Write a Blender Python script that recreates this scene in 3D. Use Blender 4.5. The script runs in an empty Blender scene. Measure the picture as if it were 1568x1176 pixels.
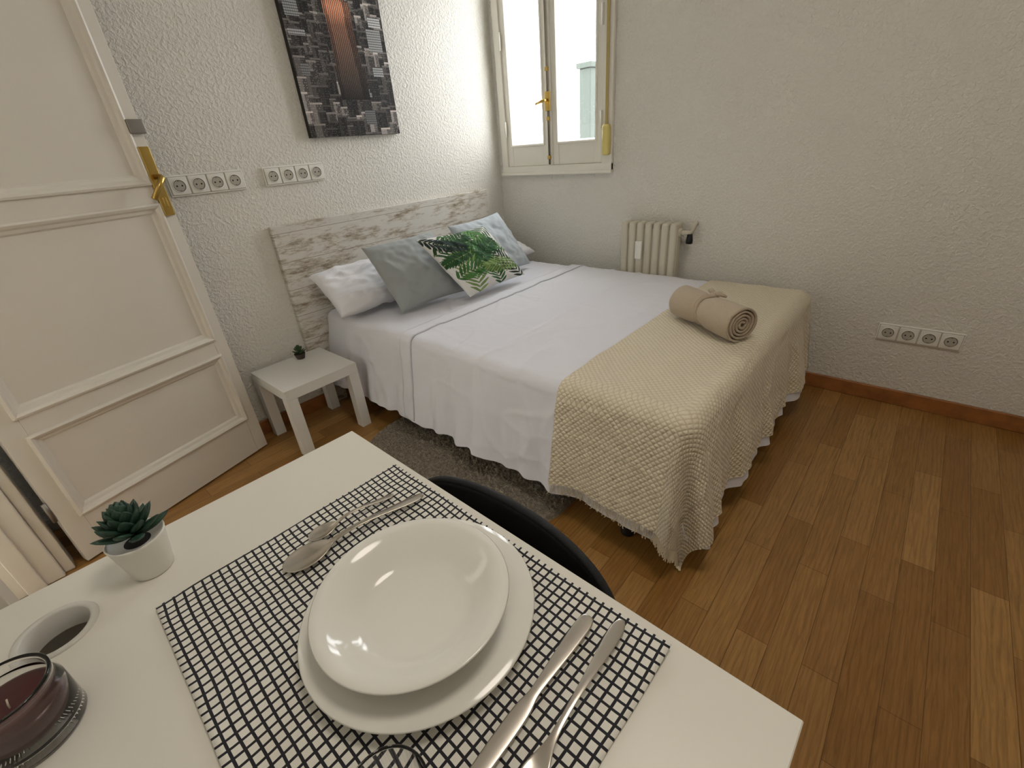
import bpy, bmesh, math, random
import numpy as np
from mathutils import Vector, Matrix, noise
random.seed(4)
SC=bpy.context.scene; COL=SC.collection
# ---------------------------------------------------------------- helpers
def lin(c):
    c=c/255.0
    return c/12.92 if c<=.04045 else ((c+.055)/1.055)**2.4
def rgb(r,g,b): return (lin(r),lin(g),lin(b),1)
def mat(name,col,rough=.5,metal=0,bump=0,bscale=50,bdist=.002,var=0,vscale=8,spec=None,sheen=0):
    m=bpy.data.materials.new(name); m.use_nodes=True; nt=m.node_tree; b=nt.nodes['Principled BSDF']
    b.inputs['Base Color'].default_value=col; b.inputs['Roughness'].default_value=rough; b.inputs['Metallic'].default_value=metal
    if spec is not None: b.inputs['Specular IOR Level'].default_value=spec
    if sheen: b.inputs['Sheen Weight'].default_value=sheen
    if bump or var:
        tc=nt.nodes.new('ShaderNodeTexCoord')
    if bump:
        n=nt.nodes.new('ShaderNodeTexNoise'); n.inputs['Scale'].default_value=bscale; n.inputs['Detail'].default_value=4
        nt.links.new(tc.outputs['Object'],n.inputs['Vector'])
        bp=nt.nodes.new('ShaderNodeBump'); bp.inputs['Strength'].default_value=bump; bp.inputs['Distance'].default_value=bdist
        nt.links.new(n.outputs['Fac'],bp.inputs['Height']); nt.links.new(bp.outputs[0],b.inputs['Normal'])
    if var:
        n=nt.nodes.new('ShaderNodeTexNoise'); n.inputs['Scale'].default_value=vscale; n.inputs['Detail'].default_value=5
        nt.links.new(tc.outputs['Object'],n.inputs['Vector'])
        r=nt.nodes.new('ShaderNodeValToRGB'); r.color_ramp.elements[0].position=.3; r.color_ramp.elements[1].position=.7
        r.color_ramp.elements[0].color=tuple(c*(1-var) for c in col[:3])+(1,); r.color_ramp.elements[1].color=tuple(min(1,c*(1+var)) for c in col[:3])+(1,)
        nt.links.new(n.outputs['Fac'],r.inputs[0]); nt.links.new(r.outputs[0],b.inputs['Base Color'])
    return m
def nd(m,t,**k):
    n=m.node_tree.nodes.new(t)
    for a,v in k.items():
        if a.startswith('i_'): n.inputs[a[2:].replace('_',' ')].default_value=v
        else: setattr(n,a,v)
    return n
def lk(m,a,b): m.node_tree.links.new(a,b)
def empty(name,loc=(0,0,0),rz=0):
    o=bpy.data.objects.new(name,None); o.empty_display_size=.05; COL.objects.link(o); o.location=loc; o.rotation_euler=(0,0,rz); return o
def mesh(name,V,F,m=None,parent=None,smooth=False,loc=None,rot=None):
    me=bpy.data.meshes.new(name); me.from_pydata([tuple(map(float,v)) for v in V],[],F); me.update()
    if smooth: me.polygons.foreach_set('use_smooth',[True]*len(me.polygons))
    o=bpy.data.objects.new(name,me); COL.objects.link(o)
    if m: me.materials.append(m)
    if parent: o.parent=parent
    if loc is not None:o.location=loc
    if rot is not None:o.rotation_euler=rot
    return o
def fixn(o):
    bm=bmesh.new(); bm.from_mesh(o.data); bmesh.ops.recalc_face_normals(bm,faces=bm.faces); bm.to_mesh(o.data); bm.free(); return o
def box(name,a,b,m=None,parent=None,bev=0,seg=2,rot=None,loc=None):
    bm=bmesh.new(); bmesh.ops.create_cube(bm,size=1)
    for v in bm.verts:
        v.co=Vector([(a[i]+b[i])/2+v.co[i]*(b[i]-a[i]) for i in range(3)])
    if bev: bmesh.ops.bevel(bm,geom=bm.edges[:],offset=bev,segments=seg,affect='EDGES',profile=.5)
    me=bpy.data.meshes.new(name); bm.to_mesh(me); bm.free()
    if bev: me.polygons.foreach_set('use_smooth',[True]*len(me.polygons))
    o=bpy.data.objects.new(name,me); COL.objects.link(o)
    if m: me.materials.append(m)
    if parent: o.parent=parent
    if rot: o.rotation_euler=rot
    if loc: o.location=loc
    if bev and seg>1:
        try:
            md=o.modifiers.new('wn','WEIGHTED_NORMAL'); md.keep_sharp=True
        except Exception: pass
    return o
def lathe(name,prof,m,parent=None,seg=64,loc=(0,0,0),rot=None,scale=None):
    V=[];F=[];n=len(prof)
    for k in range(seg):
        a=2*math.pi*k/seg
        for r,z in prof: V.append((r*math.cos(a),r*math.sin(a),z))
    for k in range(seg):
        k2=(k+1)%seg
        for j in range(n-1): F.append((k*n+j,k2*n+j,k2*n+j+1,k*n+j+1))
    o=mesh(name,V,F,m,parent,True,loc,rot)
    bm=bmesh.new(); bm.from_mesh(o.data); bmesh.ops.remove_doubles(bm,verts=bm.verts,dist=1e-6); bmesh.ops.recalc_face_normals(bm,faces=bm.faces); bm.to_mesh(o.data); bm.free()
    return o
def tube(name,pts,r,m,parent=None,seg=10,loc=None):
    pts=[Vector(p) for p in pts]; V=[];F=[]
    for i,p in enumerate(pts):
        t=(pts[min(i+1,len(pts)-1)]-pts[max(i-1,0)]).normalized()
        u=t.cross(Vector((0,0,1)));
        if u.length<1e-3:u=t.cross(Vector((1,0,0)))
        u.normalize(); w=t.cross(u)
        rr=r[i] if isinstance(r,(list,tuple)) else r
        for k in range(seg):
            a=2*math.pi*k/seg; V.append(p+u*rr*math.cos(a)+w*rr*math.sin(a))
    n=len(pts)
    for i in range(n-1):
        for k in range(seg):
            k2=(k+1)%seg; F.append((i*seg+k,i*seg+k2,(i+1)*seg+k2,(i+1)*seg+k))
    F.append(tuple(range(seg))); F.append(tuple((n-1)*seg+k for k in range(seg)))
    return fixn(mesh(name,V,F,m,parent,True,loc))
# ---------------------------------------------------------------- camera
a_,p_,r_=.7548,.4867,.0853
w=Vector((math.cos(p_)*math.cos(a_),math.cos(p_)*math.sin(a_),-math.sin(p_)))
R=Vector((math.sin(a_),-math.cos(a_),0)); D=Vector((-math.sin(p_)*math.cos(a_),-math.sin(p_)*math.sin(a_),-math.cos(p_)))
R2=R*math.cos(r_)+D*math.sin(r_); D2=-R*math.sin(r_)+D*math.cos(r_)
cd=bpy.data.cameras.new('camera'); cam=bpy.data.objects.new('camera',cd); COL.objects.link(cam)
M=Matrix.Identity(4)
for i in range(3): M[i][0]=R2[i]; M[i][1]=-D2[i]; M[i][2]=-w[i]
M.translation=Vector((-2.5787,-2.3596,1.2451)); cam.matrix_world=M
cd.sensor_width=36; cd.lens=693.93/1568*36; cd.clip_start=.02; SC.camera=cam
# ---------------------------------------------------------------- materials
def stucco(name,col):
    m=mat(name,col,.85); b=m.node_tree.nodes['Principled BSDF']
    tc=nd(m,'ShaderNodeTexCoord')
    n=nd(m,'ShaderNodeTexNoise',i_Scale=78.0,i_Detail=2.0,i_Roughness=.5,i_Distortion=.5); lk(m,tc.outputs['Object'],n.inputs['Vector'])
    r=nd(m,'ShaderNodeValToRGB'); r.color_ramp.elements[0].position=.40; r.color_ramp.elements[1].position=.70
    lk(m,n.outputs['Fac'],r.inputs[0])
    bp=nd(m,'ShaderNodeBump',i_Strength=.72,i_Distance=.004); lk(m,r.outputs[0],bp.inputs['Height']); lk(m,bp.outputs[0],b.inputs['Normal'])
    return m
WALL=stucco('wall_stucco_white',rgb(234,231,222))
CEIL=mat('ceiling_white',rgb(235,233,228),.9)
TRIMW=mat('trim_wood',rgb(158,102,54),.4,var=.2,vscale=20)
DOORW=mat('door_paint',rgb(226,219,207),.38,bump=.12,bscale=60)
WINW=mat('window_paint',rgb(240,236,225),.42,bump=.2,bscale=60)
BRASS=mat('brass',rgb(190,160,90),.3,1)
STEEL=mat('steel',rgb(205,198,188),.24,1)
GREYM=mat('grey_metal',rgb(140,135,128),.4,.8)
BLACKP=mat('black_plastic',rgb(20,20,22),.5)
WHITEP=mat('white_plastic',rgb(242,240,232),.3)
SOCK=mat('socket_inner',rgb(150,145,134),.5)
DARK=mat('dark_hole',rgb(15,13,12),.7)
DESKM=mat('desk_white_laminate',rgb(232,228,217),.33,bump=.03,bscale=300,bdist=.0005)
TABM=mat('table_white_foil',rgb(236,234,228),.3)
CERAM=mat('white_ceramic',rgb(238,236,228),.1)
SHEET=mat('white_cotton',rgb(232,232,239),.85,bump=.3,bscale=9,bdist=.015,sheen=.15)
PILW=mat('white_pillow_cotton',rgb(236,236,240),.85,bump=.3,bscale=12,bdist=.012)
GREYC=mat('grey_cushion_fabric',rgb(160,165,164),.9,bump=.5,bscale=350,bdist=.001,sheen=.3)
GREYC2=mat('light_blue_grey_fabric',rgb(184,193,198),.9,bump=.5,bscale=350,bdist=.001,sheen=.3)
RADM=mat('radiator_enamel',rgb(214,207,190),.45)
TOWEL=mat('towel_terry',rgb(190,173,150),.95,bump=.9,bscale=220,bdist=.004,sheen=.3)
# floor
FLOOR=mat('oak_laminate',rgb(150,95,40),.32); m=FLOOR; b=m.node_tree.nodes['Principled BSDF']
tc=nd(m,'ShaderNodeTexCoord'); br=nd(m,'ShaderNodeTexBrick',offset=.37,offset_frequency=2,i_Scale=1.0,i_Mortar_Size=.0009,i_Mortar_Smooth=.2,i_Bias=0.0,i_Brick_Width=.54,i_Row_Height=.080)
br.inputs['Color1'].default_value=rgb(150,106,52); br.inputs['Color2'].default_value=rgb(180,137,80); br.inputs['Mortar'].default_value=rgb(112,76,38)
lk(m,tc.outputs['Object'],br.inputs['Vector'])
mp=nd(m,'ShaderNodeMapping'); mp.inputs['Scale'].default_value=(2.6,36,1); lk(m,tc.outputs['Object'],mp.inputs['Vector'])
n1=nd(m,'ShaderNodeTexNoise',i_Scale=3.0,i_Detail=8.0,i_Roughness=.68,i_Distortion=.8); lk(m,mp.outputs[0],n1.inputs['Vector'])
mp2=nd(m,'ShaderNodeMapping'); mp2.inputs['Scale'].default_value=(1.6,9,1); lk(m,tc.outputs['Object'],mp2.inputs['Vector'])
wv=nd(m,'ShaderNodeTexWave',wave_type='RINGS',i_Scale=2.6,i_Distortion=7.0,i_Detail=3.0,i_Detail_Scale=1.2); lk(m,mp2.outputs[0],wv.inputs['Vector'])
rp=nd(m,'ShaderNodeValToRGB'); rp.color_ramp.elements[0].position=.32; rp.color_ramp.elements[0].color=(.72,.70,.68,1); rp.color_ramp.elements[1].position=.60; rp.color_ramp.elements[1].color=(1.07,1.07,1.07,1); lk(m,n1.outputs['Fac'],rp.inputs[0])
rp2=nd(m,'ShaderNodeValToRGB'); rp2.color_ramp.elements[0].color=(.76,.74,.72,1); rp2.color_ramp.elements[1].position=.35; rp2.color_ramp.elements[1].color=(1,1,1,1); lk(m,wv.outputs['Fac'],rp2.inputs[0])
mx=nd(m,'ShaderNodeMixRGB',blend_type='MULTIPLY',i_Fac=1.0); lk(m,br.outputs['Color'],mx.inputs[1]); lk(m,rp.outputs[0],mx.inputs[2])
mx2=nd(m,'ShaderNodeMixRGB',blend_type='MULTIPLY',i_Fac=.7); lk(m,mx.outputs[0],mx2.inputs[1]); lk(m,rp2.outputs[0],mx2.inputs[2]); lk(m,mx2.outputs[0],b.inputs['Base Color'])
TILE=mat('hall_tile',rgb(215,200,178),.3)
# headboard
HB=mat('whitewashed_wood',rgb(190,182,168),.7); m=HB; b=m.node_tree.nodes['Principled BSDF']; tc=nd(m,'ShaderNodeTexCoord')
mp=nd(m,'ShaderNodeMapping'); mp.inputs['Scale'].default_value=(3.4,1,15); lk(m,tc.outputs['Object'],mp.inputs['Vector'])
n=nd(m,'ShaderNodeTexNoise',i_Scale=2.6,i_Detail=11.0,i_Roughness=.80); lk(m,mp.outputs[0],n.inputs['Vector'])
mpb=nd(m,'ShaderNodeMapping'); mpb.inputs['Scale'].default_value=(1.6,1,5); lk(m,tc.outputs['Object'],mpb.inputs['Vector'])
nb=nd(m,'ShaderNodeTexNoise',i_Scale=2.2,i_Detail=3.0,i_Roughness=.6); lk(m,mpb.outputs[0],nb.inputs['Vector'])
sc=nd(m,'ShaderNodeMath',operation='MULTIPLY_ADD'); sc.inputs[1].default_value=.50; sc.inputs[2].default_value=-.25; lk(m,nb.outputs['Fac'],sc.inputs[0])
ad=nd(m,'ShaderNodeMath',operation='ADD'); lk(m,n.outputs['Fac'],ad.inputs[0]); lk(m,sc.outputs[0],ad.inputs[1])
r=nd(m,'ShaderNodeValToRGB'); e=r.color_ramp.elements; e[0].position=.34; e[0].color=rgb(134,117,96); e[1].position=.52; e[1].color=rgb(220,216,207)
e2=r.color_ramp.elements.new(.44); e2.color=rgb(192,182,165)
lk(m,ad.outputs[0],r.inputs[0])
sep=nd(m,'ShaderNodeSeparateXYZ'); lk(m,tc.outputs['Object'],sep.inputs[0])
mm=nd(m,'ShaderNodeMath',operation='MULTIPLY'); mm.inputs[1].default_value=7.4; lk(m,sep.outputs['Z'],mm.inputs[0])
fr=nd(m,'ShaderNodeMath',operation='FRACT'); lk(m,mm.outputs[0],fr.inputs[0]); lt=nd(m,'ShaderNodeMath',operation='LESS_THAN'); lt.inputs[1].default_value=.02; lk(m,fr.outputs[0],lt.inputs[0])
mx=nd(m,'ShaderNodeMixRGB'); lk(m,lt.outputs[0],mx.inputs[0]); lk(m,r.outputs[0],mx.inputs[1]); mx.inputs[2].default_value=rgb(168,155,137); lk(m,mx.outputs[0],b.inputs['Base Color'])
bp=nd(m,'ShaderNodeBump',i_Strength=.3,i_Distance=.002); lk(m,n.outputs['Fac'],bp.inputs['Height']); lk(m,bp.outputs[0],b.inputs['Normal'])
# throw (waffle knit, uv based)
THROW=mat('waffle_knit_cream',rgb(226,212,180),.95,sheen=.3); m=THROW; b=m.node_tree.nodes['Principled BSDF']; uv=nd(m,'ShaderNodeUVMap')
mp=nd(m,'ShaderNodeMapping'); mp.inputs['Rotation'].default_value=(0,0,math.radians(45)); lk(m,uv.outputs[0],mp.inputs['Vector'])
sep=nd(m,'ShaderNodeSeparateXYZ'); lk(m,mp.outputs[0],sep.inputs[0]); outs=[]
for ax in 'XY':
    q=nd(m,'ShaderNodeMath',operation='MULTIPLY'); q.inputs[1].default_value=math.pi/.0145; lk(m,sep.outputs[ax],q.inputs[0])
    s=nd(m,'ShaderNodeMath',operation='SINE'); lk(m,q.outputs[0],s.inputs[0]); s2=nd(m,'ShaderNodeMath',operation='ABSOLUTE'); lk(m,s.outputs[0],s2.inputs[0]); outs.append(s2)
mu=nd(m,'ShaderNodeMath',operation='MULTIPLY'); lk(m,outs[0].outputs[0],mu.inputs[0]); lk(m,outs[1].outputs[0],mu.inputs[1])
bp=nd(m,'ShaderNodeBump',i_Strength=.75,i_Distance=.0040); lk(m,mu.outputs[0],bp.inputs['Height']); lk(m,bp.outputs[0],b.inputs['Normal'])
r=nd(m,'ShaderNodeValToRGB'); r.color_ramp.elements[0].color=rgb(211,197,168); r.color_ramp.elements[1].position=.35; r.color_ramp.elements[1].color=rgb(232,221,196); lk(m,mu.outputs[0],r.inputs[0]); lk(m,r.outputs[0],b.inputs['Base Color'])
# placemat
PM=mat('checked_cotton',rgb(235,232,222),.9); m=PM; b=m.node_tree.nodes['Principled BSDF']; tc=nd(m,'ShaderNodeTexCoord')
nn=nd(m,'ShaderNodeTexNoise',i_Scale=9.0,i_Detail=1.0); lk(m,tc.outputs['Object'],nn.inputs['Vector'])
vm=nd(m,'ShaderNodeVectorMath',operation='SCALE'); vm.inputs['Scale'].default_value=.008; lk(m,nn.outputs['Color'],vm.inputs[0])
va=nd(m,'ShaderNodeVectorMath',operation='ADD'); lk(m,tc.outputs['Object'],va.inputs[0]); lk(m,vm.outputs[0],va.inputs[1])
sep=nd(m,'ShaderNodeSeparateXYZ'); lk(m,va.outputs[0],sep.inputs[0]); outs=[]
for ax in 'XY':
    q=nd(m,'ShaderNodeMath',operation='MULTIPLY'); q.inputs[1].default_value=1/.0112; lk(m,sep.outputs[ax],q.inputs[0])
    s=nd(m,'ShaderNodeMath',operation='FRACT'); lk(m,q.outputs[0],s.inputs[0]); s2=nd(m,'ShaderNodeMath',operation='LESS_THAN'); s2.inputs[1].default_value=.26; lk(m,s.outputs[0],s2.inputs[0]); outs.append(s2)
mu=nd(m,'ShaderNodeMath',operation='MAXIMUM'); lk(m,outs[0].outputs[0],mu.inputs[0]); lk(m,outs[1].outputs[0],mu.inputs[1])
mx=nd(m,'ShaderNodeMixRGB'); mx.inputs[1].default_value=rgb(234,231,221); mx.inputs[2].default_value=rgb(40,40,46); lk(m,mu.outputs[0],mx.inputs[0]); lk(m,mx.outputs[0],b.inputs['Base Color'])
n=nd(m,'ShaderNodeTexNoise',i_Scale=700.0); lk(m,tc.outputs['Object'],n.inputs['Vector']); bp=nd(m,'ShaderNodeBump',i_Strength=.4,i_Distance=.001); lk(m,n.outputs['Fac'],bp.inputs['Height']); lk(m,bp.outputs[0],b.inputs['Normal'])
def vcol(name,rough,spec=None):
    m=mat(name,(1,1,1,1),rough,spec=spec); a=nd(m,'ShaderNodeAttribute',attribute_name='Col'); lk(m,a.outputs['Color'],m.node_tree.nodes['Principled BSDF'].inputs['Base Color']); return m
# glass
GLASS=mat('clear_glass',(1,1,1,1),.02); g=GLASS.node_tree.nodes['Principled BSDF']; g.inputs['Transmission Weight'].default_value=1; g.inputs['IOR'].default_value=1.45
PANE=bpy.data.materials.new('window_pane'); PANE.use_nodes=True; nt=PANE.node_tree; nt.nodes.clear()
t=nt.nodes.new('ShaderNodeBsdfTransparent'); gl=nt.nodes.new('ShaderNodeBsdfGlossy'); gl.inputs['Roughness'].default_value=.02; mxs=nt.nodes.new('ShaderNodeMixShader'); mxs.inputs[0].default_value=.06; oo=nt.nodes.new('ShaderNodeOutputMaterial')
nt.links.new(t.outputs[0],mxs.inputs[1]); nt.links.new(gl.outputs[0],mxs.inputs[2]); nt.links.new(mxs.outputs[0],oo.inputs[0])
# ---------------------------------------------------------------- room shell
XC=-2.85; YD=-3.5; H=2.65; T=.14
def prism_wall(name,axis,pos,thick,lo,hi,holes,m=WALL):
    """wall slab with rectangular holes; pieces merged in one mesh. axis 'x': plane x=pos, spans y ; thick signed outward"""
    us=sorted({lo,hi}|{h[0] for h in holes}|{h[1] for h in holes}); zs=sorted({0,H}|{h[2] for h in holes}|{h[3] for h in holes})
    bm=bmesh.new()
    for i in range(len(us)-1):
        for j in range(len(zs)-1):
            uc=(us[i]+us[i+1])/2; zc=(zs[j]+zs[j+1])/2
            if any(h[0]<uc<h[1] and h[2]<zc<h[3] for h in holes): continue
            r=bmesh.ops.create_cube(bm,size=1)
            for v in r['verts']:
                u=uc+v.co.x*(us[i+1]-us[i]); z=zc+v.co.z*(zs[j+1]-zs[j]); t=pos+thick/2+v.co.y*abs(thick)
                v.co=Vector((t,u,z)) if axis=='x' else Vector((u,t,z))
    bmesh.ops.recalc_face_normals(bm,faces=bm.faces)
    me=bpy.data.meshes.new(name); bm.to_mesh(me); bm.free(); me.materials.append(m); o=bpy.data.objects.new(name,me); COL.objects.link(o); return o
prism_wall('wall_back','y',0,T,XC-T,T,[])
WY0,WY1,WZ0,WZ1=-.86,-.07,1.09,2.3
prism_wall('wall_right','x',0,T,YD,0,[(WY0,WY1,WZ0,WZ1)])
DY0,DY1=-1.13,-.33
prism_wall('wall_left','x',XC,-T,YD,0,[(DY0,DY1,0,2.06)])
prism_wall('wall_front','y',YD,-T,XC-T,T,[])
box('floor',(XC-T,YD-T,-.05),(T,T,0),FLOOR)
box('ceiling',(XC-T,YD-T,H),(T,T,H+.08),CEIL)
box('floor_hall',(-4.3,-2.2,-.05),(XC-T,1.0,-.001),TILE)
prism_wall('wall_hall_end','x',-4.2,-.1,-2.2,1.0,[]); prism_wall('wall_hall_north','y',1.0,.1,-4.3,XC-T,[]); prism_wall('wall_hall_south','y',-2.2,-.1,-4.3,XC-T,[])
box('ceiling_hall',(-4.3,-2.3,H),(XC-T,1.1,H+.08),CEIL)
def base(name,a,b): box(name,a,b,TRIMW,bev=.004)
base('baseboard_back',(-2.80,-.016,0),(0,0,.0725)); base('baseboard_right',(-.016,YD,0),(0,-.016,.0725))
base('baseboard_left',(XC,YD,0),(XC+.014,DY0-.08,.0725)); base('baseboard_front',(XC+.014,YD,0),(-.016,YD+.014,.0725))
# door casing
tr=empty('trim_1')
for nm,a,b in (('casing_hinge',(XC,DY1,0),(XC+.03,DY1+.07,2.13)),('casing_latch',(XC,DY0-.07,0),(XC+.03,DY0,2.13)),('casing_head',(XC,DY0,2.06),(XC+.03,DY1,2.13)),
    ('jamb_hinge',(XC-T-.01,DY1-.02,0),(XC,DY1,2.06)),('jamb_latch',(XC-T-.01,DY0,0),(XC,DY0+.02,2.06)),('jamb_head',(XC-T-.01,DY0+.02,2.04),(XC,DY1-.02,2.06)),('stop_hinge',(XC-.1,DY1-.035,0),(XC-.05,DY1-.02,2.04))):
    box(nm,a,b,DOORW,tr,bev=.004)
# ---------------------------------------------------------------- door leaf
def ring_frame(name,x0,x1,z0,z1,prof,m,parent,y=0):
    """moulding: prof list of (inset, yoff)"""
    V=[];F=[]
    for ins,yo in prof:
        V+= [(x0+ins,y+yo,z0+ins),(x1-ins,y+yo,z0+ins),(x1-ins,y+yo,z1-ins),(x0+ins,y+yo,z1-ins)]
    for k in range(len(prof)-1):
        for j in range(4): F.append((k*4+j,k*4+(j+1)%4,(k+1)*4+(j+1)%4,(k+1)*4+j))
    return fixn(mesh(name,V,F,m,parent))
dr=empty('door_1',(-2.7835,-.342,0),.2696); DW=.776; DT=.036
pan=[(.195,.513),(.60,1.136),(1.22,1.90)]; sx0,sx1=.062,DW-.055
box('stile_hinge',(0,0,.008),(sx0,DT,2.035),DOORW,dr,bev=.002); box('stile_latch',(sx1,0,.008),(DW,DT,2.035),DOORW,dr,bev=.002)
zz=[.008]+[z for p in pan for z in p]+[2.035]
for k in range(0,len(zz),2): box('rail_%d'%(k//2+1),(sx0,0,zz[k]),(sx1,DT,zz[k+1]),DOORW,dr)
for k,(z0,z1) in enumerate(pan):
    box('panel_%d'%(k+1),(sx0,.014,z0),(sx1,.024,z1),DOORW,dr)
    for yy,s in ((0,1),(DT,-1)):
        ring_frame('moulding_%d'%(k+1),sx0-.012,sx1+.012,z0-.012,z1+.012,[(0,yy),(.001,yy-.008*s),(.008,yy-.011*s),(.016,yy-.006*s),(.022,yy+.002*s),(.032,yy+.006*s),(.038,yy+.014*s)],DOORW,dr)
box('handle_plate',(DW-.044,-.012,1.10),(DW-.006,0,1.335),BRASS,dr,bev=.003)
tube('lever',[(DW-.025,-.01,1.235),(DW-.025,-.045,1.235),(DW-.030,-.058,1.230),(DW-.05,-.06,1.205),(DW-.085,-.058,1.165)],[.009,.009,.011,.010,.009],BRASS,dr)
box('lock_cylinder',(DW-.032,-.016,1.13),(DW-.018,-.01,1.165),BRASS,dr,bev=.003)
box('night_latch',(DW-.05,-.02,1.375),(DW+.004,0,1.42),GREYM,dr,bev=.004)
box('latch_edge_plate',(DW-.001,.006,1.12),(DW+.002,.03,1.36),GREYM,dr)
for k,z in enumerate((.25,1.1,1.8)): tube('hinge_%d'%(k+1),[(-.008,.002,z-.04),(-.008,.002,z+.04)],.007,GREYM,dr)
# ---------------------------------------------------------------- window
wn=empty('window_1')
def wb(nm,x0,x1,y0,y1,z0,z1,m=WINW,bev=.004): return box(nm,(x0,y0,z0),(x1,y1,z1),m,wn,bev=bev)
wb('casing_left',-.024,0,-.095,-.045,1.06,2.36); wb('casing_right',-.024,0,-.885,-.82,1.06,2.36)
wb('casing_bottom',-.026,0,-.885,-.045,1.055,1.105); wb('casing_top',-.024,0,-.885,-.045,2.30,2.36); wb('sill_nose',-.034,-.0,-.89,-.04,1.05,1.068)
for nm,y0,y1 in (('reveal_left',-.09,-.07),('reveal_right',-.86,-.83)): wb(nm,0,T,y0,y1,1.09,2.3)
wb('reveal_sill',0,T+.03,-.86,-.07,1.075,1.105)
for nm,y0,y1,g0,g1 in (('sash_left',-.447,-.09,-.39,-.14),('sash_right',-.825,-.452,-.765,-.51)):
    wb(nm+'_stile_a',-.012,.035,g1,y1,1.105,2.3); wb(nm+'_stile_b',-.012,.035,y0,g0,1.105,2.3)
    wb(nm+'_rail_bottom',-.010,.033,g0-.002,g1+.002,1.105,1.235); wb(nm+'_rail_top',-.010,.033,g0-.002,g1+.002,2.2,2.3)
    o=ring_frame(nm+'_bead',g0-.016,g1+.016,1.219,2.216,[(0,-.012),(.002,-.018),(.012,-.016),(.018,-.004),(.02,.01)],WINW,None)
    o.parent=wn; o.rotation_euler=(0,0,math.radians(-90)); 
    for v in o.data.vertices: v.co=Vector((-v.co.x,v.co.y,v.co.z))
    wb(nm+'_glass',.012,.016,g0,g1,1.235,2.2,PANE,0)
wb('astragal',-.024,-.008,-.468,-.432,1.105,2.3)
tube('espagnolette_rod',[(-.03,-.45,1.11),(-.03,-.45,2.28)],.006,mat('old_rod',rgb(130,122,108),.5,.6),wn)
box('handle_backplate',(-.036,-.468,1.40),(-.024,-.432,1.50),BRASS,wn,bev=.003)
tube('window_handle',[(-.03,-.45,1.455),(-.065,-.45,1.455),(-.072,-.44,1.452),(-.072,-.39,1.44)],[.007,.008,.009,.006],BRASS,wn)
for k,z in enumerate((1.14,1.35,1.6)): box('rod_guide_%d'%k,(-.038,-.46,z),(-.024,-.44,z+.02),BRASS,wn,bev=.002)
for k,z in enumerate((1.28,1.75)): tube('hinge_%d'%k,[(-.028,-.098,z),(-.028,-.098,z+.09)],.007,WINW,wn)
for k,z in enumerate((1.28,1.75)): tube('hinge_r%d'%k,[(-.028,-.818,z),(-.028,-.818,z+.09)],.007,WINW,wn)
STR=mat('blind_strap',rgb(190,170,110),.8); box('strap',(-.034,-.862,1.29),(-.031,-.846,2.36),STR,wn); 
box('strap_winder',(-.055,-.882,1.145),(-.024,-.836,1.30),mat('aged_yellow_plastic',rgb(228,212,130),.4),wn,bev=.012,seg=4)
# exterior
EXT=mat('exterior_render',rgb(66,72,66),.9)
ex=empty('exterior_column'); box('shaft',(1.5,.22,-.05),(1.63,.34,1.78),EXT,ex,bev=.01); box('cap',(1.48,.20,1.78),(1.65,.36,1.82),EXT,ex,bev=.005)
box('exterior_ground',(T,-6,-.2),(9,7,-.05),mat('ext_ground',rgb(205,205,204),.9))
# ---------------------------------------------------------------- sockets
WELL=mat('socket_well',rgb(186,181,168),.5)
def sockets(loc,rz):
    e=empty('outlet_strip',loc,rz); W=.297; h=.0405
    box('plate',(0,-.009,-h),(W,0,h),WHITEP,e,bev=.004,seg=3)
    for k in range(4):
        cx=.0405+.072*k
        box('module_gap_%d'%k,(cx-.0352,-.0098,-.0345),(cx+.0352,-.008,.0345),SOCK,e)
        box('module_%d'%k,(cx-.034,-.0135,-.0335),(cx+.034,-.008,.0335),WHITEP,e,bev=.003)
        lathe('socket_rim_%d'%k,[(.0255,0),(.0252,.0022),(.0225,.0026),(.0215,.0005)],WHITEP,e,40,(cx,-.0135,0),(math.radians(90),0,0))
        lathe('socket_gap_%d'%k,[(.0222,.0012),(.0195,.0006)],DARK,e,40,(cx,-.0135,0),(math.radians(90),0,0))
        lathe('socket_%d'%k,[(.0200,.0009),(0,.0009)],WELL,e,40,(cx,-.0135,0),(math.radians(90),0,0))
        for s in (-1,1): lathe('pin_hole_%d'%k,[(.0032,0),(.0,.0)],DARK,e,16,(cx+s*.0095,-.0147,0),(math.radians(90),0,0))
        for s in (-1,1): box('earth_clip_%d'%k,(cx-.003,-.0155,s*.0185-.002),(cx+.003,-.0136,s*.0185+.002),GREYM,e)
sockets((-1.6101,-.001,1.194),0); sockets((-1.9947,-.001,1.194),0); sockets((-.001,-2.298,.3487),math.radians(-90))
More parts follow.
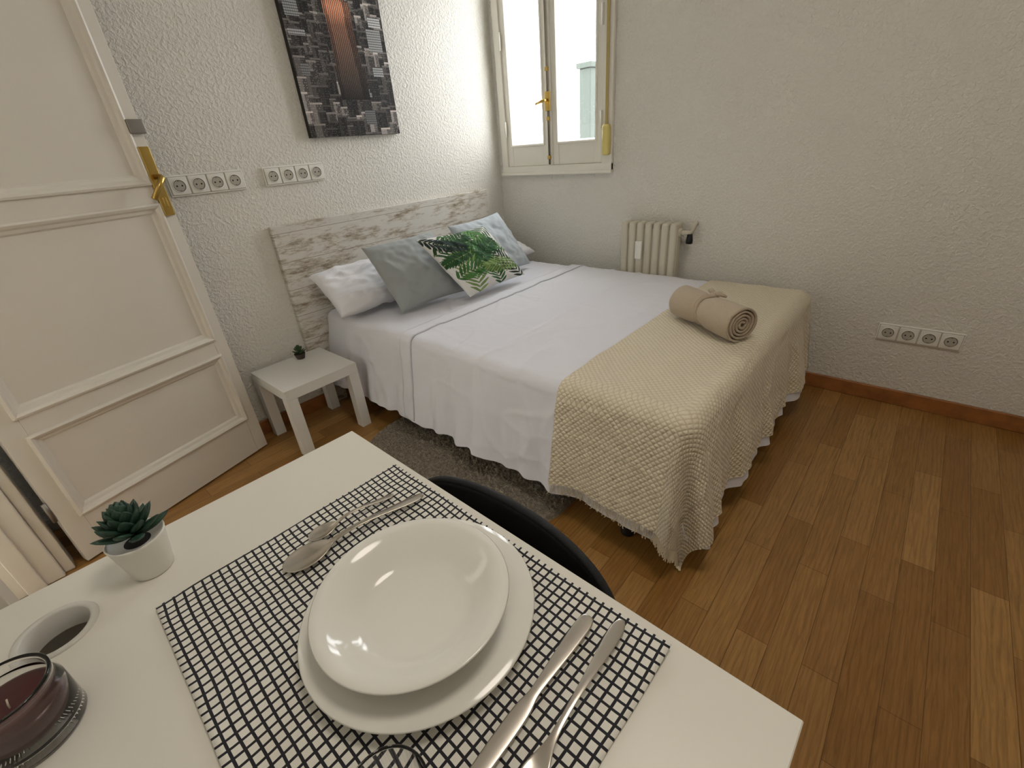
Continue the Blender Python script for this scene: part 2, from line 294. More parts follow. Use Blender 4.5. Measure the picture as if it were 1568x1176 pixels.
# ---------------------------------------------------------------- canvas print
def cityprint():
    W,Hh=210,315; img=np.zeros((Hh,W,3)); rng=np.random.RandomState(3)
    img[:]=.02
    yy,xx=np.mgrid[0:Hh,0:W]
    y=0; rows=[]
    while y<Hh+40:
        s=.35+1.3*(y/Hh); rows.append((y,s)); y+=6+9*s
    for (y0,s) in rows:
        x=-rng.randint(0,10)
        while x<W:
            bw=int(rng.randint(7,17)*(.6+.7*s)); top=int(y0-rng.randint(0,int(20*s)+4)); tone=rng.choice([.012,.03,.07,.14,.24,.38],p=[.24,.24,.2,.16,.10,.06])
            bot=top+int(70*s)+12; x2=min(W,x+bw); a0=max(0,top); a1=min(Hh,bot); xa=max(0,x)
            if a1>a0 and x2>xa:
                split=xa+int((x2-xa)*rng.uniform(.35,.65))
                tc_=np.array([1.12,1.0,.92])
                img[a0:a1,xa:x2]=(tone*.3+.008)*tc_; img[a0:a1,xa:split]=(tone*.8+.010)*tc_
                img[a0:min(a1,a0+3),xa:x2]=(tone*1.4+.05)*tc_
                px=rng.choice([2,3]); py=rng.choice([2,3,4]); lit=(rng.rand(a1-a0,x2-xa)<.42)&(((yy[a0:a1,xa:x2]-a0)%py)==1)&(((xx[a0:a1,xa:x2]-xa)%px)==0)
                img[a0:a1,xa:x2][lit]=min(.6,tone*2+.11)*tc_
            x+=bw
    for (u,v,bw,bh,c) in ((.84,.36,.14,.05,.70),(.80,.42,.16,.12,.44),(.03,.33,.13,.07,.38),(.02,.46,.16,.03,.45),(.80,.62,.12,.05,.46),(.62,.86,.12,.08,.2),(.06,.62,.08,.06,.25),(.58,.76,.16,.03,.36)):
        x0=int(u*W);x1=int((u+bw)*W);y0=int(v*Hh);y1=int((v+bh)*Hh); img[y0:y1,x0:x1]=c
        img[y0:y1:4,x0:x1]=.06; img[y0:y1,x0:x1:4]*=.6
    # central amber tower with setbacks: crown near v=.30, fading to street at v=.80
    cx=.53*W
    for y in range(int(.12*Hh),int(.80*Hh)):
        t=y/Hh
        hw=W*(.008 if t<.2 else .03 if t<.26 else .095 if t<.30 else .135 if t<.37 else .125+.05*(t-.36) if t<.62 else .16)
        c2=cx+ (t-.3)*W*.06
        x0=int(c2-hw);x1=int(c2+hw)
        glow=1.0*max(0,1-abs(t-.33)/.09)**1.1+.55*max(0,min(1,(.80-t)/.40))
        sat=max(0,min(1,1-(t-.38)/.3)); base=(np.array([.88,.38,.22])*sat+np.array([.62,.42,.31])*(1-sat))*glow+np.array([.02,.014,.012])
        for x in range(x0,x1):
            k=1.0 if (x-x0)%4<2 else .22
            u=(x-x0)/max(1,(x1-x0))
            if u>.74: k*=.35
            if u<.12: k*=.5
            img[y,x]=base*k*(.85+.3*rng.rand())
            if (y%3==0) and (x-x0)%4==0 and rng.rand()<.5: img[y,x]=np.array([.75,.50,.34])*min(1,glow*.8+.1)
    return img
img=cityprint(); Hh,W,_=img.shape
px0,px1,pz0=-1.3437,-.8265,1.3398; PZ=.78
cp=empty('city_canvas_print',(px0,-.03,pz0)); PWd=px1-px0
box('canvas_wrap',(0,0.0005,0),(PWd,.029,PZ),mat('canvas_edge',rgb(40,38,38),.8),cp)
V=[(PWd*i/W,0,PZ*(1-j/Hh)) for j in range(Hh+1) for i in range(W+1)]
F=[(j*(W+1)+i,(j+1)*(W+1)+i,(j+1)*(W+1)+i+1,j*(W+1)+i+1) for j in range(Hh) for i in range(W)]
o=mesh('printed_front',V,F,vcol('city_print',.65,.3),cp)
ca=o.data.color_attributes.new('Col','FLOAT_COLOR','CORNER'); arr=np.ones((Hh*W,4,4),dtype=np.float32); arr[:,:,:3]=img.reshape(-1,1,3); ca.data.foreach_set('color',arr.ravel())
# ---------------------------------------------------------------- radiator
rd=empty('radiator'); ny=7; y0=-1.005
for k in range(ny):
    yc=y0-.025-.0485*k
    box('section_%d'%k,(-.112,yc-.0205,.12),(-.028,yc+.0205,.80),RADM,rd,bev=.014,seg=4)
    box('fin_%d'%k,(-.095,yc-.024,.16),(-.09,yc+.024,.765),RADM,rd,bev=.002)
for z in (.17,.75): tube('header_%d'%int(z*100),[(-.07,y0,z),(-.07,y0-.35,z)],.022,RADM,rd)
for z in (.2,.7): box('wall_bracket_%d'%int(z*100),(-.04,y0-.16,z),(0,y0-.14,z+.02),RADM,rd)
tube('valve_body',[(-.07,y0-.335,.75),(-.07,y0-.40,.75)],.012,RADM,rd); tube('valve_pipe',[(-.07,y0-.395,.745),(-.05,y0-.40,.77),(-.02,y0-.40,.79),(0,y0-.40,.79)],.010,RADM,rd)
tube('valve_knob',[(-.07,y0-.395,.745),(-.07,y0-.395,.71),(-.07,y0-.395,.695)],[.013,.018,.017],BLACKP,rd,16)
box('heat_meter',(-.126,y0-.145,.60),(-.112,y0-.105,.70),WHITEP,rd,bev=.003)
# ---------------------------------------------------------------- bed
X1,X2,YF,BZ=-1.513,-.128,-2.02,.526
def ridge(x,y,s): return max(0,1-abs(noise.noise(Vector((x,y,s))))*7)**2
def drape(x1,x2,yf,zt,r,flare,amp,mode,off=0,wr=.003,cr=.0042,fold=0):
    xi1=x1+r; xi2=x2-r; yi=yf+r; arc=r*math.pi/2
    def f(X,Y):
        ex=min(0,X-xi1)+max(0,X-xi2); ey=min(0,Y-yi); cx=min(max(X,xi1),xi2); cy=max(Y,yi)
        h=math.hypot(ex,ey); d=max(abs(ex),abs(ey)) if mode=='max' else h
        if mode=='throw':   # long drop at the near corner
            m_=max(abs(ex),abs(ey)); k_=1 if ex<=0 else .3; d=m_*(1-k_)+h*k_
        nz=wr*noise.noise(Vector((X*5,Y*7,1)))+wr*.5*noise.noise(Vector((X*3,Y*18,4)))+cr*(ridge(X*2.3,Y*4.1,7)+.6*ridge(X*6,Y*2.2,12))
        if fold: nz+=fold*(math.exp(-((X+.80+.01*math.sin(Y*5))/.011)**2)+.9*math.exp(-((Y+1.18+.012*math.sin(X*4))/.011)**2)+.6*math.exp(-((X+1.16)/.011)**2))
        if h<1e-9: return (X,Y,zt+off+nz)
        nx,ny=ex/h,ey/h; th=math.atan2(-ey,-ex) if ex<=0 else math.atan2(-ey,ex); corner=2*abs(nx*ny)
        if d<arc: out=r*math.sin(d/r); dz=r*(1-math.cos(d/r))
        else:
            q=d-arc; side=1-max(0,nx)
            s=cx*1.0-cy*1.0+th*.22
            wv=.55*math.sin(17*s+2*noise.noise(Vector((s*2,0,5))))+.25*math.sin(47*s+1.3)+1.5*noise.noise(Vector((s*6,0,2)))+.8*noise.noise(Vector((s*16,0,9)))
            if corner>.05: wv+=corner*1.3*math.sin(5.5*th+.6)
            out=r+side*q*(flare+amp*wv)*(1 if ex<=0 else .6)+side*nz*1.2; dz=r+q*.985
            hb=.012*noise.noise(Vector((s*9,3,1)))*min(1,q/.3); dz+=hb
        z=zt+off-dz
        if z<.012: out+=(.012-z)*.3; z=.012+.004*(1+math.sin(X*60))
        out+=off if nx<=0 else off*.4
        return (cx+nx*out,cy+ny*out,z+nz*(1 if d<arc else 0))
    return f
def cloth(name,f,xa,xb,ya,yb,step,m,parent,hem=0):
    nx=int(round((xb-xa)/step)); ny=int(round((yb-ya)/step)); V=[];F=[];UV=[]
    for j in range(ny+1):
        for i in range(nx+1):
            X=xa+(xb-xa)*i/nx; Y=ya+(yb-ya)*j/ny; V.append(f(X,Y)); UV.append((X,Y))
    for j in range(ny):
        for i in range(nx): a=j*(nx+1)+i; F.append((a,a+1,a+nx+2,a+nx+1))
    o=mesh(name,V,F,m,parent,True); ul=o.data.uv_layers.new(name='UVMap')
    li=np.zeros(len(o.data.loops),dtype=np.int32); o.data.loops.foreach_get('vertex_index',li); ul.data.foreach_set('uv',np.array(UV,dtype=np.float32)[li].ravel())
    return o
bed=empty('bed'); MATT=mat('mattress_fabric',rgb(225,225,222),.9)
box('mattress',(X1+.02,YF+.02,.27),(X2-.02,-.05,BZ-.012),MATT,bed,bev=.04,seg=4)
box('base',(X1+.03,YF+.03,.20),(X2-.03,-.05,.27),mat('bed_base_black',rgb(30,28,28),.7),bed,bev=.005)
for k,(x,y) in enumerate(((X1+.03,-1.83),(X1+.06,-.25),(X2-.08,-1.84),(X2-.08,-.25),(-.82,-1.05))):
    lathe('leg_%d'%k,[(0,0),(.024,0),(.026,.01),(.028,.20),(0,.20)],BLACKP,bed,20,(x,y,0))
fs=drape(X1,X2,YF,BZ,.045,.15,.060,'max'); L=.415+.026
cloth('fitted_sheet',fs,X1-L+.045,X2+.30,-.80,-.035,.012,SHEET,bed)
ft=drape(X1,X2,YF,BZ,.045,.15,.060,'max',.005,fold=.0032)
cloth('top_sheet',ft,X1-L+.045,X2+.30,YF-L+.045,-.70,.0085,SHEET,bed)
fh=drape(X1,X2,YF,BZ,.045,.15,.060,'max',.012,fold=.0032)
cloth('sheet_hem_band',fh,X1-L+.05,X2+.10,-.775,-.70,.0125,SHEET,bed).modifiers.new('s','SOLIDIFY').thickness=.006
hb=empty('headboard'); box('panel',(-1.6615,-.032,.10),(-.189,-.002,.983),HB,hb,bev=.002)
for x in (-1.55,-.30): box('foot_%d'%int(-x*100),(x-.03,-.030,0),(x+.03,-.018,.12),HB,hb)
# throw
tb=empty('throw_blanket'); fw=drape(X1,X2,YF,BZ,.05,.15,.065,'throw',.015,.004,.0035)
TL=.36; cloth('knit',fw,X1-TL,X2+.12,YF-TL+.0,-1.57,.0085,THROW,tb)
V=[];F=[]
y=YF-TL
while y<-1.57:
    L2=.028+random.random()*.014; ps=[Vector(fw(X1-TL-L2*k/3,y+random.uniform(-.003,.003)*k)) for k in range(4)]
    b0=len(V)
    for p in ps: V+= [p+Vector((0,-.0017,0)),p+Vector((-.002,0,0)),p+Vector((0,.0017,0))]
    for k in range(3):
        for j in range(2): q=b0+3*k+j; F.append((q,q+1,q+4,q+3))
    y+=.0065
mesh('fringe',V,F,THROW,tb,True)
# ---------------------------------------------------------------- pillows
def pillow(name,TL_,TR_,BR_,BL_,th,m,n=56,pinch=.06,wr=.006,seed=0,cf=None,pw=.42):
    TL_,TR_,BR_,BL_=map(Vector,(TL_,TR_,BR_,BL_)); N=((TR_-BL_).cross(TL_-BR_)).normalized()
    if N.dot(Vector((-2.6,-2.4,1.2))-TL_)<0:N=-N
    V=[];idx={}
    def P(i,j,s):
        u=2*i/n-1; v=2*j/n-1
        uu=u*(1-pinch*(1-v*v)*abs(u)**3); vv=v*(1-pinch*(1-u*u)*abs(v)**3); a=(uu+1)/2; b=(vv+1)/2
        p=(TL_*(1-a)+TR_*a)*(1-b)+(BL_*(1-a)+BR_*a)*b
        h=max(0,(1-u*u)*(1-v*v))**pw
        q=wr*noise.noise(Vector((u*2.2+seed,v*2.2,s)))*h*2 + wr*.8*noise.noise(Vector((u*6+seed,v*6,s+3)))*min(1,h*2)+wr*.5*ridge(u*1.6+seed,v*1.6,s)*min(1,h*2)
        return p+N*s*(th*h+q)
    for i in range(n+1):
        for j in range(n+1):
            idx[(i,j,1)]=len(V); V.append(P(i,j,1))
    for i in range(n+1):
        for j in range(n+1):
            if i in(0,n) or j in (0,n): idx[(i,j,-1)]=idx[(i,j,1)]
            else: idx[(i,j,-1)]=len(V); V.append(P(i,j,-1))
    F=[]
    for s in (1,-1):
        for i in range(n):
            for j in range(n):
                q=[idx[(i,j,s)],idx[(i+1,j,s)],idx[(i+1,j+1,s)],idx[(i,j+1,s)]]; F.append(q if s<0 else q[::-1])
    o=fixn(mesh(name,V,F,m,None,True))
    if cf is not None:
        colv=np.ones((len(V),4),dtype=np.float32); colv[:,:3]=(.82,.81,.77)
        g=cf(n); 
        for i in range(n+1):
            for j in range(n+1): colv[idx[(i,j,1)],:3]=g[i,j]
        ca=o.data.color_attributes.new('Col','FLOAT_COLOR','POINT'); ca.data.foreach_set('color',colv.ravel())
    return o
pillow('pillow',(-1.575,-.085,.735),(-.90,-.085,.735),(-.90,-.33,.585),(-1.60,-.37,.575),.062,PILW,pinch=.05,wr=.014,seed=3,pw=.35)
pillow('pillow',(-.82,-.08,.71),(-.15,-.08,.70),(-.13,-.38,.585),(-.82,-.33,.585),.055,PILW,pinch=.05,wr=.012,seed=8,pw=.35)
pillow('cushion',(-1.385,-.315,.855),(-.95,-.32,.86),(-.93,-.54,.555),(-1.355,-.51,.548),.055,GREYC,seed=1,wr=.008)
pillow('cushion',(-.845,-.34,.865),(-.40,-.31,.875),(-.31,-.48,.555),(-.76,-.51,.555),.055,GREYC2,seed=5,wr=.008)
def leaves(n):
    rng=np.random.RandomState(11); g=np.zeros((n+1,n+1,3)); g[:]=(.80,.79,.75)
    u,v=np.meshgrid(np.linspace(0,1,n+1),np.linspace(0,1,n+1),indexing='ij')
    cols=[(.02,.08,.02),(.04,.15,.03),(.08,.22,.05),(.015,.035,.03),(.19,.30,.09),(.025,.10,.03)]
    # fronds: start u,v (v down), heading, length
    fr=[(-.05,.30,-10,.70),(.30,-.05,95,.60),(1.05,.45,-170,.60),(.95,1.05,-110,.75),(.15,1.05,-75,.75),(.55,1.05,-95,.62),(1.02,-.02,140,.70),(-.03,.72,-20,.60),(.62,-.05,80,.50),(-.02,.0,50,.50),(1.04,.78,-165,.60),(.42,.62,-50,.55),(.40,.40,170,.40)]
    for k,(x,y,ang,L) in enumerate(fr):
        a=math.radians(ang); bend=rng.uniform(-.7,.7); px,py=x,y; ns=12; c=np.array(cols[k%len(cols)])
        for s in range(ns):
            t=s/ns; px+=math.cos(a)*L/ns; py+=math.sin(a)*L/ns; a+=bend/ns
            ll=.23*math.sin(math.pi*min(1,t*.85+.15))**.7*(L/.65)
            for sd in (-1,1):
                b=a+sd*(.95-.5*t); ex,ey=px+math.cos(b)*ll,py+math.sin(b)*ll; dx,dy=ex-px,ey-py
                q=np.clip(((u-px)*dx+(v-py)*dy)/(dx*dx+dy*dy+1e-9),0,1); dd=np.hypot(u-px-q*dx,v-py-q*dy)
                wd=.0135*np.sin(np.pi*(q*.85+.12))+.0012
                g[dd<wd+.0022]=c*.35; mk=dd<wd; cc=c*(.7+.6*rng.rand()); g[mk]=cc
                g[(dd<.0022)&(q>.05)]=cc*1.7+.01
            dd=np.hypot(u-px,v-py); g[dd<.006]=(.3,.40,.14)
    return g
pillow('leaf_print_cushion',(-1.175,-.475,.862),(-.70,-.475,.85),(-.555,-.635,.56),(-1.02,-.65,.555),.055,vcol('leaf_print_cotton',.85),n=250,seed=9,wr=.006,cf=leaves)
# ---------------------------------------------------------------- towel roll
A=Vector((-.750,-1.660,0)); B=Vector((-.905,-1.925,0)); ax=(B-A); Lr=ax.length+.025; ang=math.atan2(ax.y,ax.x)
tw=empty('rolled_towel',(A.x,A.y,BZ+.022+.066),ang)
V=[];F=[];NS=190; turns=4.6; rows=[0,.01,.04,.07,.10,.115,.13,.145,.16,.175,.19,.22,.26,.29,Lr-.01,Lr]
def rs(l): return 1-.20*math.exp(-((l-.145)/.030)**2)
for k in range(NS+1):
    t=k/NS; th=turns*2*math.pi*t+.8; r=.008+.060*t
    for l in rows:
        rr=r*rs(l)*(1+.035*noise.noise(Vector((math.cos(th)*1.5,math.sin(th)*1.5,l*9)))+.018*math.sin(th*11)*math.exp(-((l-.145)/.06)**2)*(t>.7))
        dl=.004*noise.noise(Vector((th*.5,l,3))); V.append((l+dl,rr*math.cos(th),rr*.93*math.sin(th)))
nr=len(rows)
for k in range(NS):
    for j in range(nr-1): a=k*nr+j; F.append((a,a+1,a+nr+1,a+nr))
o=mesh('roll',V,F,TOWEL,tw,True); s=o.modifiers.new('s','SOLIDIFY'); s.thickness=.0075; s.offset=0
pts=[(.140+.008*math.sin(2*t),(.058)*math.cos(t),(.055)*math.sin(t)) for t in [2*math.pi*k/32 for k in range(33)]]
tube('tie_band',pts,.008,TOWEL,tw,10)
tube('tie_band_b',[(p[0]+.012,p[1]*1.0,p[2]*1.0) for p in pts],.006,TOWEL,tw,10)
lathe('tie_knot',[(0,-.012),(.011,-.010),(.016,0),(.011,.010),(0,.012)],TOWEL,tw,20,(.146,.024,.054))
tube('tie_end_1',[(.146,.024,.062),(.12,.032,.066),(.095,.042,.060)],[.008,.010,.004],TOWEL,tw); tube('tie_end_2',[(.146,.024,.062),(.172,.030,.066),(.195,.040,.058)],[.008,.010,.004],TOWEL,tw)
# ---------------------------------------------------------------- bedside table
bt=empty('bedside_table',(-1.967,-.404,0)); S=.363; h=.354; b=.05
box('top',(0,0,h-.05),(S,S,h),TABM,bt,bev=.0015)
for k,(x,y) in enumerate(((0,0),(S-b,0),(0,S-b),(S-b,S-b))): box('leg_%d'%(k+1),(x,y,0),(x+b,y+b,h-.05),TABM,bt,bev=.0015)
# ---------------------------------------------------------------- succulents
def succulent(loc,pr,ph,leaf_len,nl,colr,potm):
    e=empty('potted_succulent',loc)
    pp=[(0,0),(pr*.68,0),(pr*.72,.002),(pr*.97,ph-.004),(pr*1.0,ph),(pr*.93,ph),(pr*.9,ph-.008),(0,ph-.01)]
    lathe('pot',pp,potm,e,48); lathe('soil',[(0,0),(pr*.9,0)],DARK,e,24,(0,0,ph-.009))
    V=[];F=[]
    for k in range(nl):
        t=k/(nl-1); az=k*2.39996; el=math.radians(8+78*t**.8); Ln=leaf_len*(1-.42*t); dv=Vector((math.cos(az)*math.cos(el),math.sin(az)*math.cos(el),math.sin(el)))
        sd=Vector((-math.sin(az),math.cos(az),0)); up=dv.cross(sd)*-1
        if up.z<0: up=-up
        org=Vector((math.cos(az)*.004,math.sin(az)*.004,ph+.001+.030*t*leaf_len/.04)); b0=len(V); ns=8; nc=8
        for i in range(ns+1):
            s=i/ns; wd=leaf_len*.21*(math.sin(math.pi*min(1,.12+s*.88))**.75)*(1 if s<.95 else .3); hh=wd*.42
            c=org+dv*Ln*s+up*(.14*Ln*s*s)
            for j in range(nc):
                a=2*math.pi*j/nc; V.append(c+sd*wd*math.cos(a)+up*hh*math.sin(a))
        for i in range(ns):
            for j in range(nc): F.append((b0+i*nc+j,b0+i*nc+(j+1)%nc,b0+(i+1)*nc+(j+1)%nc,b0+(i+1)*nc+j))
        F.append(tuple(b0+ns*nc+j for j in range(nc)))
    fixn(mesh('rosette_leaves',V,F,colr,e,True)); return e
LEAFM=mat('succulent_green',rgb(40,70,54),.45,var=.35,vscale=40); LEAFM2=mat('succulent_dark_green',rgb(60,86,50),.5,var=.3,vscale=60)
TZ=.745
succulent((-2.600,-1.643,TZ+.0005),.035,.062,.044,40,LEAFM,mat('white_pot',rgb(240,237,228),.4))
succulent((-1.735,-.10,h+.0005),.027,.028,.034,26,LEAFM2,mat('grey_pot',rgb(66,58,50),.6))
# ---------------------------------------------------------------- rug
RUG=mat('grey_shag',rgb(168,156,138),1,bump=1,bscale=160,bdist=.02,var=.35,vscale=90)
V=[];F=[]; nr_,na=70,340; rc=(-1.50,-1.05)
for i in range(nr_+1):
    for k in range(na):
        a=2*math.pi*k/na; rr=.54*i/nr_*(1+.012*noise.noise(Vector((math.cos(a)*6,math.sin(a)*6,0)))); x=rc[0]+rr*math.cos(a); y=rc[1]+rr*math.sin(a)
        z=(.020+.016*noise.noise(Vector((x*80,y*80,0))))*(1 if i<nr_-1 else .6 if i<nr_ else 0.05); V.append((x,y,max(.001,z)))
for i in range(nr_):
    for k in range(na): F.append((i*na+k,i*na+(k+1)%na,(i+1)*na+(k+1)%na,(i+1)*na+k))
mesh('shag_rug',V,F,RUG,None,True)
# ---------------------------------------------------------------- desk
dk=empty('desk',(-2.2286,-1.5643,0),-.0258); DD=.585; DL=.826; TT=.028
top=box('desktop',(-DD,-DL,TZ-TT),(0,0,TZ),DESKM,dk,bev=.0012,seg=1)
cut=lathe('cut',[(0,-.1),(.0355,-.1),(.0355,.1),(0,.1)],None,dk,48,(-.480,-.108,TZ))
bpy.context.view_layer.update()
md=top.modifiers.new('hole','BOOLEAN'); md.object=cut; md.operation='DIFFERENCE'; md.solver='EXACT'
top.data.polygons.foreach_set('use_smooth',[False]*len(top.data.polygons))
bpy.context.view_layer.update()
dg=bpy.context.evaluated_depsgraph_get(); me2=bpy.data.meshes.new_from_object(top.evaluated_get(dg)); top.modifiers.clear(); top.data=me2
bpy.data.objects.remove(cut)
lathe('grommet_ring',[(.0345,-.03),(.0345,.001),(.037,.003),(.0425,.0025),(.044,.0003),(.044,-.0)],mat('grommet_plastic',rgb(215,212,204),.35),dk,56,(-.480,-.108,TZ))
box('side_panel_1',(-DD,-.03,0),(-.03,-.008,TZ-TT),DESKM,dk,bev=.001); box('side_panel_2',(-DD,-DL+.008,0),(-.03,-DL+.03,TZ-TT),DESKM,dk,bev=.001)
box('back_panel',(-DD+.02,-DL+.03,.30),(-DD+.036,-.03,TZ-TT-.12),DESKM,dk)
box('cable_tray',(-DD+.036,-DL+.03,TZ-TT-.12),(-DD+.17,-.03,TZ-TT-.11),GREYM,dk)
# ---------------------------------------------------------------- placemat
pm=[];F=[]; nx,ny=60,84; PW,PL=.372,.525
for j in range(ny+1):
    for i in range(nx+1):
        x=PW*i/nx; y=-PL*j/ny; e=min(i,nx-i)/nx*PW; e2=min(j,ny-j)/ny*PL
        ed=max(0,1-min(e,e2)/.012)
        z=.0022+.0012*noise.noise(Vector((x*9,y*9,0)))+.0012*ed+.006*max(0,1-math.hypot(x-PW,y+PL)/.06)
        pm.append((x+.0015*noise.noise(Vector((0,y*14,1))),y+.0015*noise.noise(Vector((x*14,0,2))),z))
for j in range(ny):
    for i in range(nx): a=j*(nx+1)+i; F.append((a,a+nx+1,a+nx+2,a+1))
o=mesh('placemat',pm,F,PM,None,True,(-2.618,-1.729,TZ+.0006),(0,0,-.030)); s=o.modifiers.new('s','SOLIDIFY'); s.thickness=.0018
# ---------------------------------------------------------------- plates
lathe('dinner_plate',[(0,.004),(.07,.004),(.072,0),(.078,0),(.080,.004),(.10,.008),(.1365,.017),(.1380,.0182),(.1365,.0198),(.11,.0135),(.095,.0095),(.085,.0075),(0,.0075)],CERAM,None,128,(-2.405,-2.014,TZ+.0045))
lathe('soup_plate',[(0,.003),(.045,.003),(.048,0),(.052,0),(.056,.003),(.074,.012),(.092,.026),(.104,.0345),(.1125,.0375),(.1142,.0388),(.1125,.0402),(.102,.0375),(.092,.0310),(.080,.0205),(.070,.0122),(.063,.0085),(.055,.0068),(.03,.006),(0,.006)],CERAM,None,128,(-2.411,-2.014,TZ+.0125))
# ---------------------------------------------------------------- cutlery
def strip(name,st,m,parent,th=.0022,nc=8,yoff=0):
    V=[];F=[]
    for (x,hw,z,cup) in st:
        for j in range(nc+1):
            v=2*j/nc-1; V.append((x,v*hw+yoff,z-cup*(1-v*v)+ (0 if cup else .0006*(1-v*v))))
    for i in range(len(st)-1):
        for j in range(nc): a=i*(nc+1)+j; F.append((a,a+nc+1,a+nc+2,a+1))
    o=mesh(name,V,F,m,parent,True); s=o.modifiers.new('s','SOLIDIFY'); s.thickness=th; s.offset=-1
    s2=o.modifiers.new('ss','SUBSURF'); s2.levels=1; s2.render_levels=2; return o
def place(name,p0,p1):
    p0=Vector(p0);p1=Vector(p1); d=p1-p0; return empty(name,(p0.x,p0.y,TZ+.0075),math.atan2(d.y,d.x)),d.length
def spoon(name,tip,end,k):
    e,L=place(name,tip,end); bl=.31*L; bw=.102*L; st=[]
    for i in range(13):
        s=i/12; wd=bw*math.sin(math.pi*(s**.85)*.93+.09)**.62 ; st.append((bl*s,max(.0012,wd*(1 if s<.92 else .55)),.004+.003*s,.0065*k*math.sin(math.pi*min(1,s*.95+.02))))
    for s,hw,z in ((.36,.026,.009),(.45,.019,.012),(.6,.021,.011),(.75,.029,.007),(.88,.037,.004),(.96,.035,.003),(.99,.022,.003),(1,.008,.003)): st.append((L*s,hw*L,z,0))
    strip('body',st,STEEL,e)
spoon('table_spoon',(-2.485,-1.813),(-2.27,-1.852),1); spoon('teaspoon',(-2.436,-1.790),(-2.300,-1.812),.7)
e,L=place('table_knife',(-2.515,-2.182),(-2.288,-2.178))
strip('body',[(0,.0012,.003,0),(.006,.005,.003,0),(.02,.0075,.003,0),(.06,.0095,.003,0),(.105,.0095,.003,0),(.115,.006,.0035,0),(.125,.0052,.004,0),(.15,.0070,.004,0),(.18,.0088,.004,0),(.21,.0100,.004,0),(.222,.009,.004,0),(.227,.004,.004,0)],STEEL,e,.0035)
e,L=place('dinner_fork',(-2.497,-2.224),(-2.268,-2.210))
strip('handle',[(.045,.0125,.004,.001),(.057,.0115,.003,.001),(.068,.0075,.004,0),(.080,.004,.007,0),(.10,.0032,.010,0),(.13,.0038,.010,0),(.165,.006,.007,0),(.205,.0086,.004,0),(.22,.0078,.003,0),(.229,.003,.003,0)],STEEL,e)
for k in range(4): strip('tine_%d'%(k+1),[(0,.0007,.009,0),(.01,.0012,.006,0),(.03,.0016,.0035,0),(.048,.0020,.0038,0)],STEEL,e,.0018,4,-.0102+.0068*k)
# ---------------------------------------------------------------- drinking glass
lathe('drinking_glass',[(0,0),(.026,0),(.028,.002),(.0325,.072),(.033,.075),(.032,.076),(.031,.073),(.0265,.008),(.024,.006),(0,.006)],GLASS,None,64,(-2.545,-2.163,TZ+.004))
# ---------------------------------------------------------------- candle
cn=empty('candle_jar',(-2.742,-1.797,TZ+.0005))
lathe('jar',[(0,0),(.040,0),(.0435,.004),(.0435,.048),(.040,.056),(.038,.060),(.040,.063),(.0405,.070),(.039,.071),(.0375,.070),(.0365,.060),(.0412,.047),(.0412,.0042),(0,.0042)],GLASS,cn,64)
WAX=mat('burgundy_wax',rgb(72,22,24),.4); lathe('wax',[(0,.0043),(.0375,.0043),(.0411,.0060),(.0411,.044),(.037,.0455),(0,.045)],WAX,cn,48)
tube('wick',[(0,0,.045),(.0005,0,.05),(.002,.001,.056)],.0008,mat('wick',rgb(220,210,190),.9),cn,8)
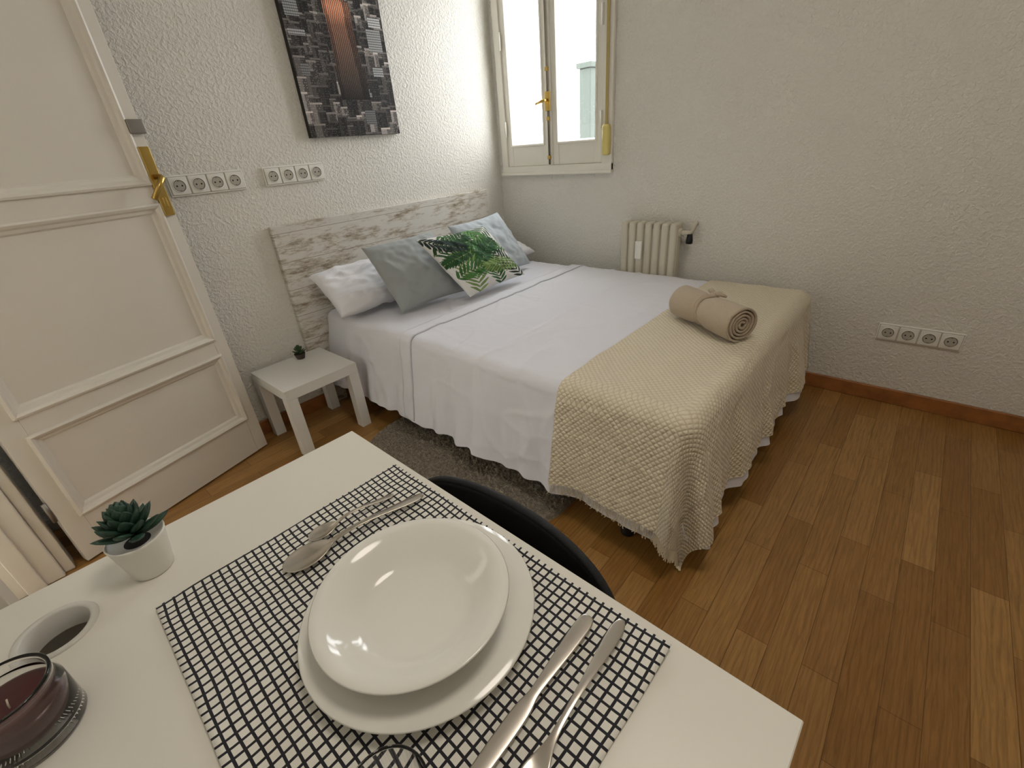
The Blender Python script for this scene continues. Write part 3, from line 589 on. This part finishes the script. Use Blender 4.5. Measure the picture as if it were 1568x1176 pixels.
# ---------------------------------------------------------------- chair
ch=empty('desk_chair',(-2.197,-1.940,0)); CHM=mat('black_mesh_fabric',rgb(26,27,30),.7,bump=.8,bscale=900,bdist=.001)
def back(y,z):
    return .038*(1-(y/.24)**2)
V=[];F=[];nu,nv=40,18
for j in range(nv+1):
    for i in range(nu+1):
        u=2*i/nu-1; v=j/nv
        hw=.226*(1-.10*(1-v)); y=u*hw
        ztop=.698-.036*abs(u)**3.2-.035*abs(u)**10; zbot=.47+.02*abs(u)**3; z=zbot+(ztop-zbot)*v
        V.append((back(y,z),y,z))
for j in range(nv):
    for i in range(nu): a=j*(nu+1)+i; F.append((a,a+1,a+nu+2,a+nu+1))
o=mesh('backrest',V,F,CHM,ch,True); s=o.modifiers.new('s','SOLIDIFY'); s.thickness=.014; s.offset=0
tube('backrest_rim',[Vector(V[i]) for i in list(range(0,(nu+1)*(nv+1),nu+1))+list(range(nv*(nu+1)+1,(nu+1)*(nv+1)))+list(range((nu+1)*nv+nu-(nu+1),0,-(nu+1)))],.0075,CHM,ch,8)
box('seat',(-.40,-.225,.42),(.03,.225,.47),CHM,ch,bev=.022,seg=4)
for k,(x,y,bx,by) in enumerate(((-.36,-.19,-.40,-.22),(-.36,.19,-.40,.22),(.0,-.19,.05,-.22),(.0,.19,.05,.22))): tube('leg_%d'%(k+1),[(x,y,.425),(bx,by,.0)],[.014,.011],BLACKP,ch,12)
for s in (-1,1): tube('back_support_%d'%(s+2),[(.0,s*.15,.44),(.022,s*.15,.46),(.024,s*.15,.56)],.010,BLACKP,ch,10)
# ---------------------------------------------------------------- added fill light under a made-up ceiling fixture, out of view; window light
cl=empty('added_fill_lamp',(-1.9,-2.3,H)); lathe('fill_housing',[(0,0),(.31,0),(.31,-.03),(.30,-.035),(0,-.035)],WHITEP,cl,48)
ld=bpy.data.lights.new('added_fill_light','AREA'); ld.shape='DISK'; ld.size=.6; ld.energy=10; ld.color=(1,.91,.80)  # warm fill added to brighten the room beyond the window light
lo=bpy.data.objects.new('fill_light',ld); COL.objects.link(lo); lo.parent=cl; lo.location=(0,0,-.05)
pl=bpy.data.lights.new('portal','AREA'); pl.shape='RECTANGLE'; pl.size=1.25; pl.size_y=.82
try: pl.cycles.is_portal=True
except Exception as ex_: print(ex_)
po=bpy.data.objects.new('window_portal',pl); COL.objects.link(po); po.parent=wn; po.location=(.10,-.465,1.7); po.rotation_euler=(0,math.radians(90),0)
wd=bpy.data.worlds.new('sky'); SC.world=wd; wd.use_nodes=True; bg=wd.node_tree.nodes['Background']; bg.inputs[0].default_value=(.94,.97,1,1); bg.inputs[1].default_value=11.5
SC.view_settings.view_transform='Standard'; SC.view_settings.look='None'; SC.view_settings.exposure=0
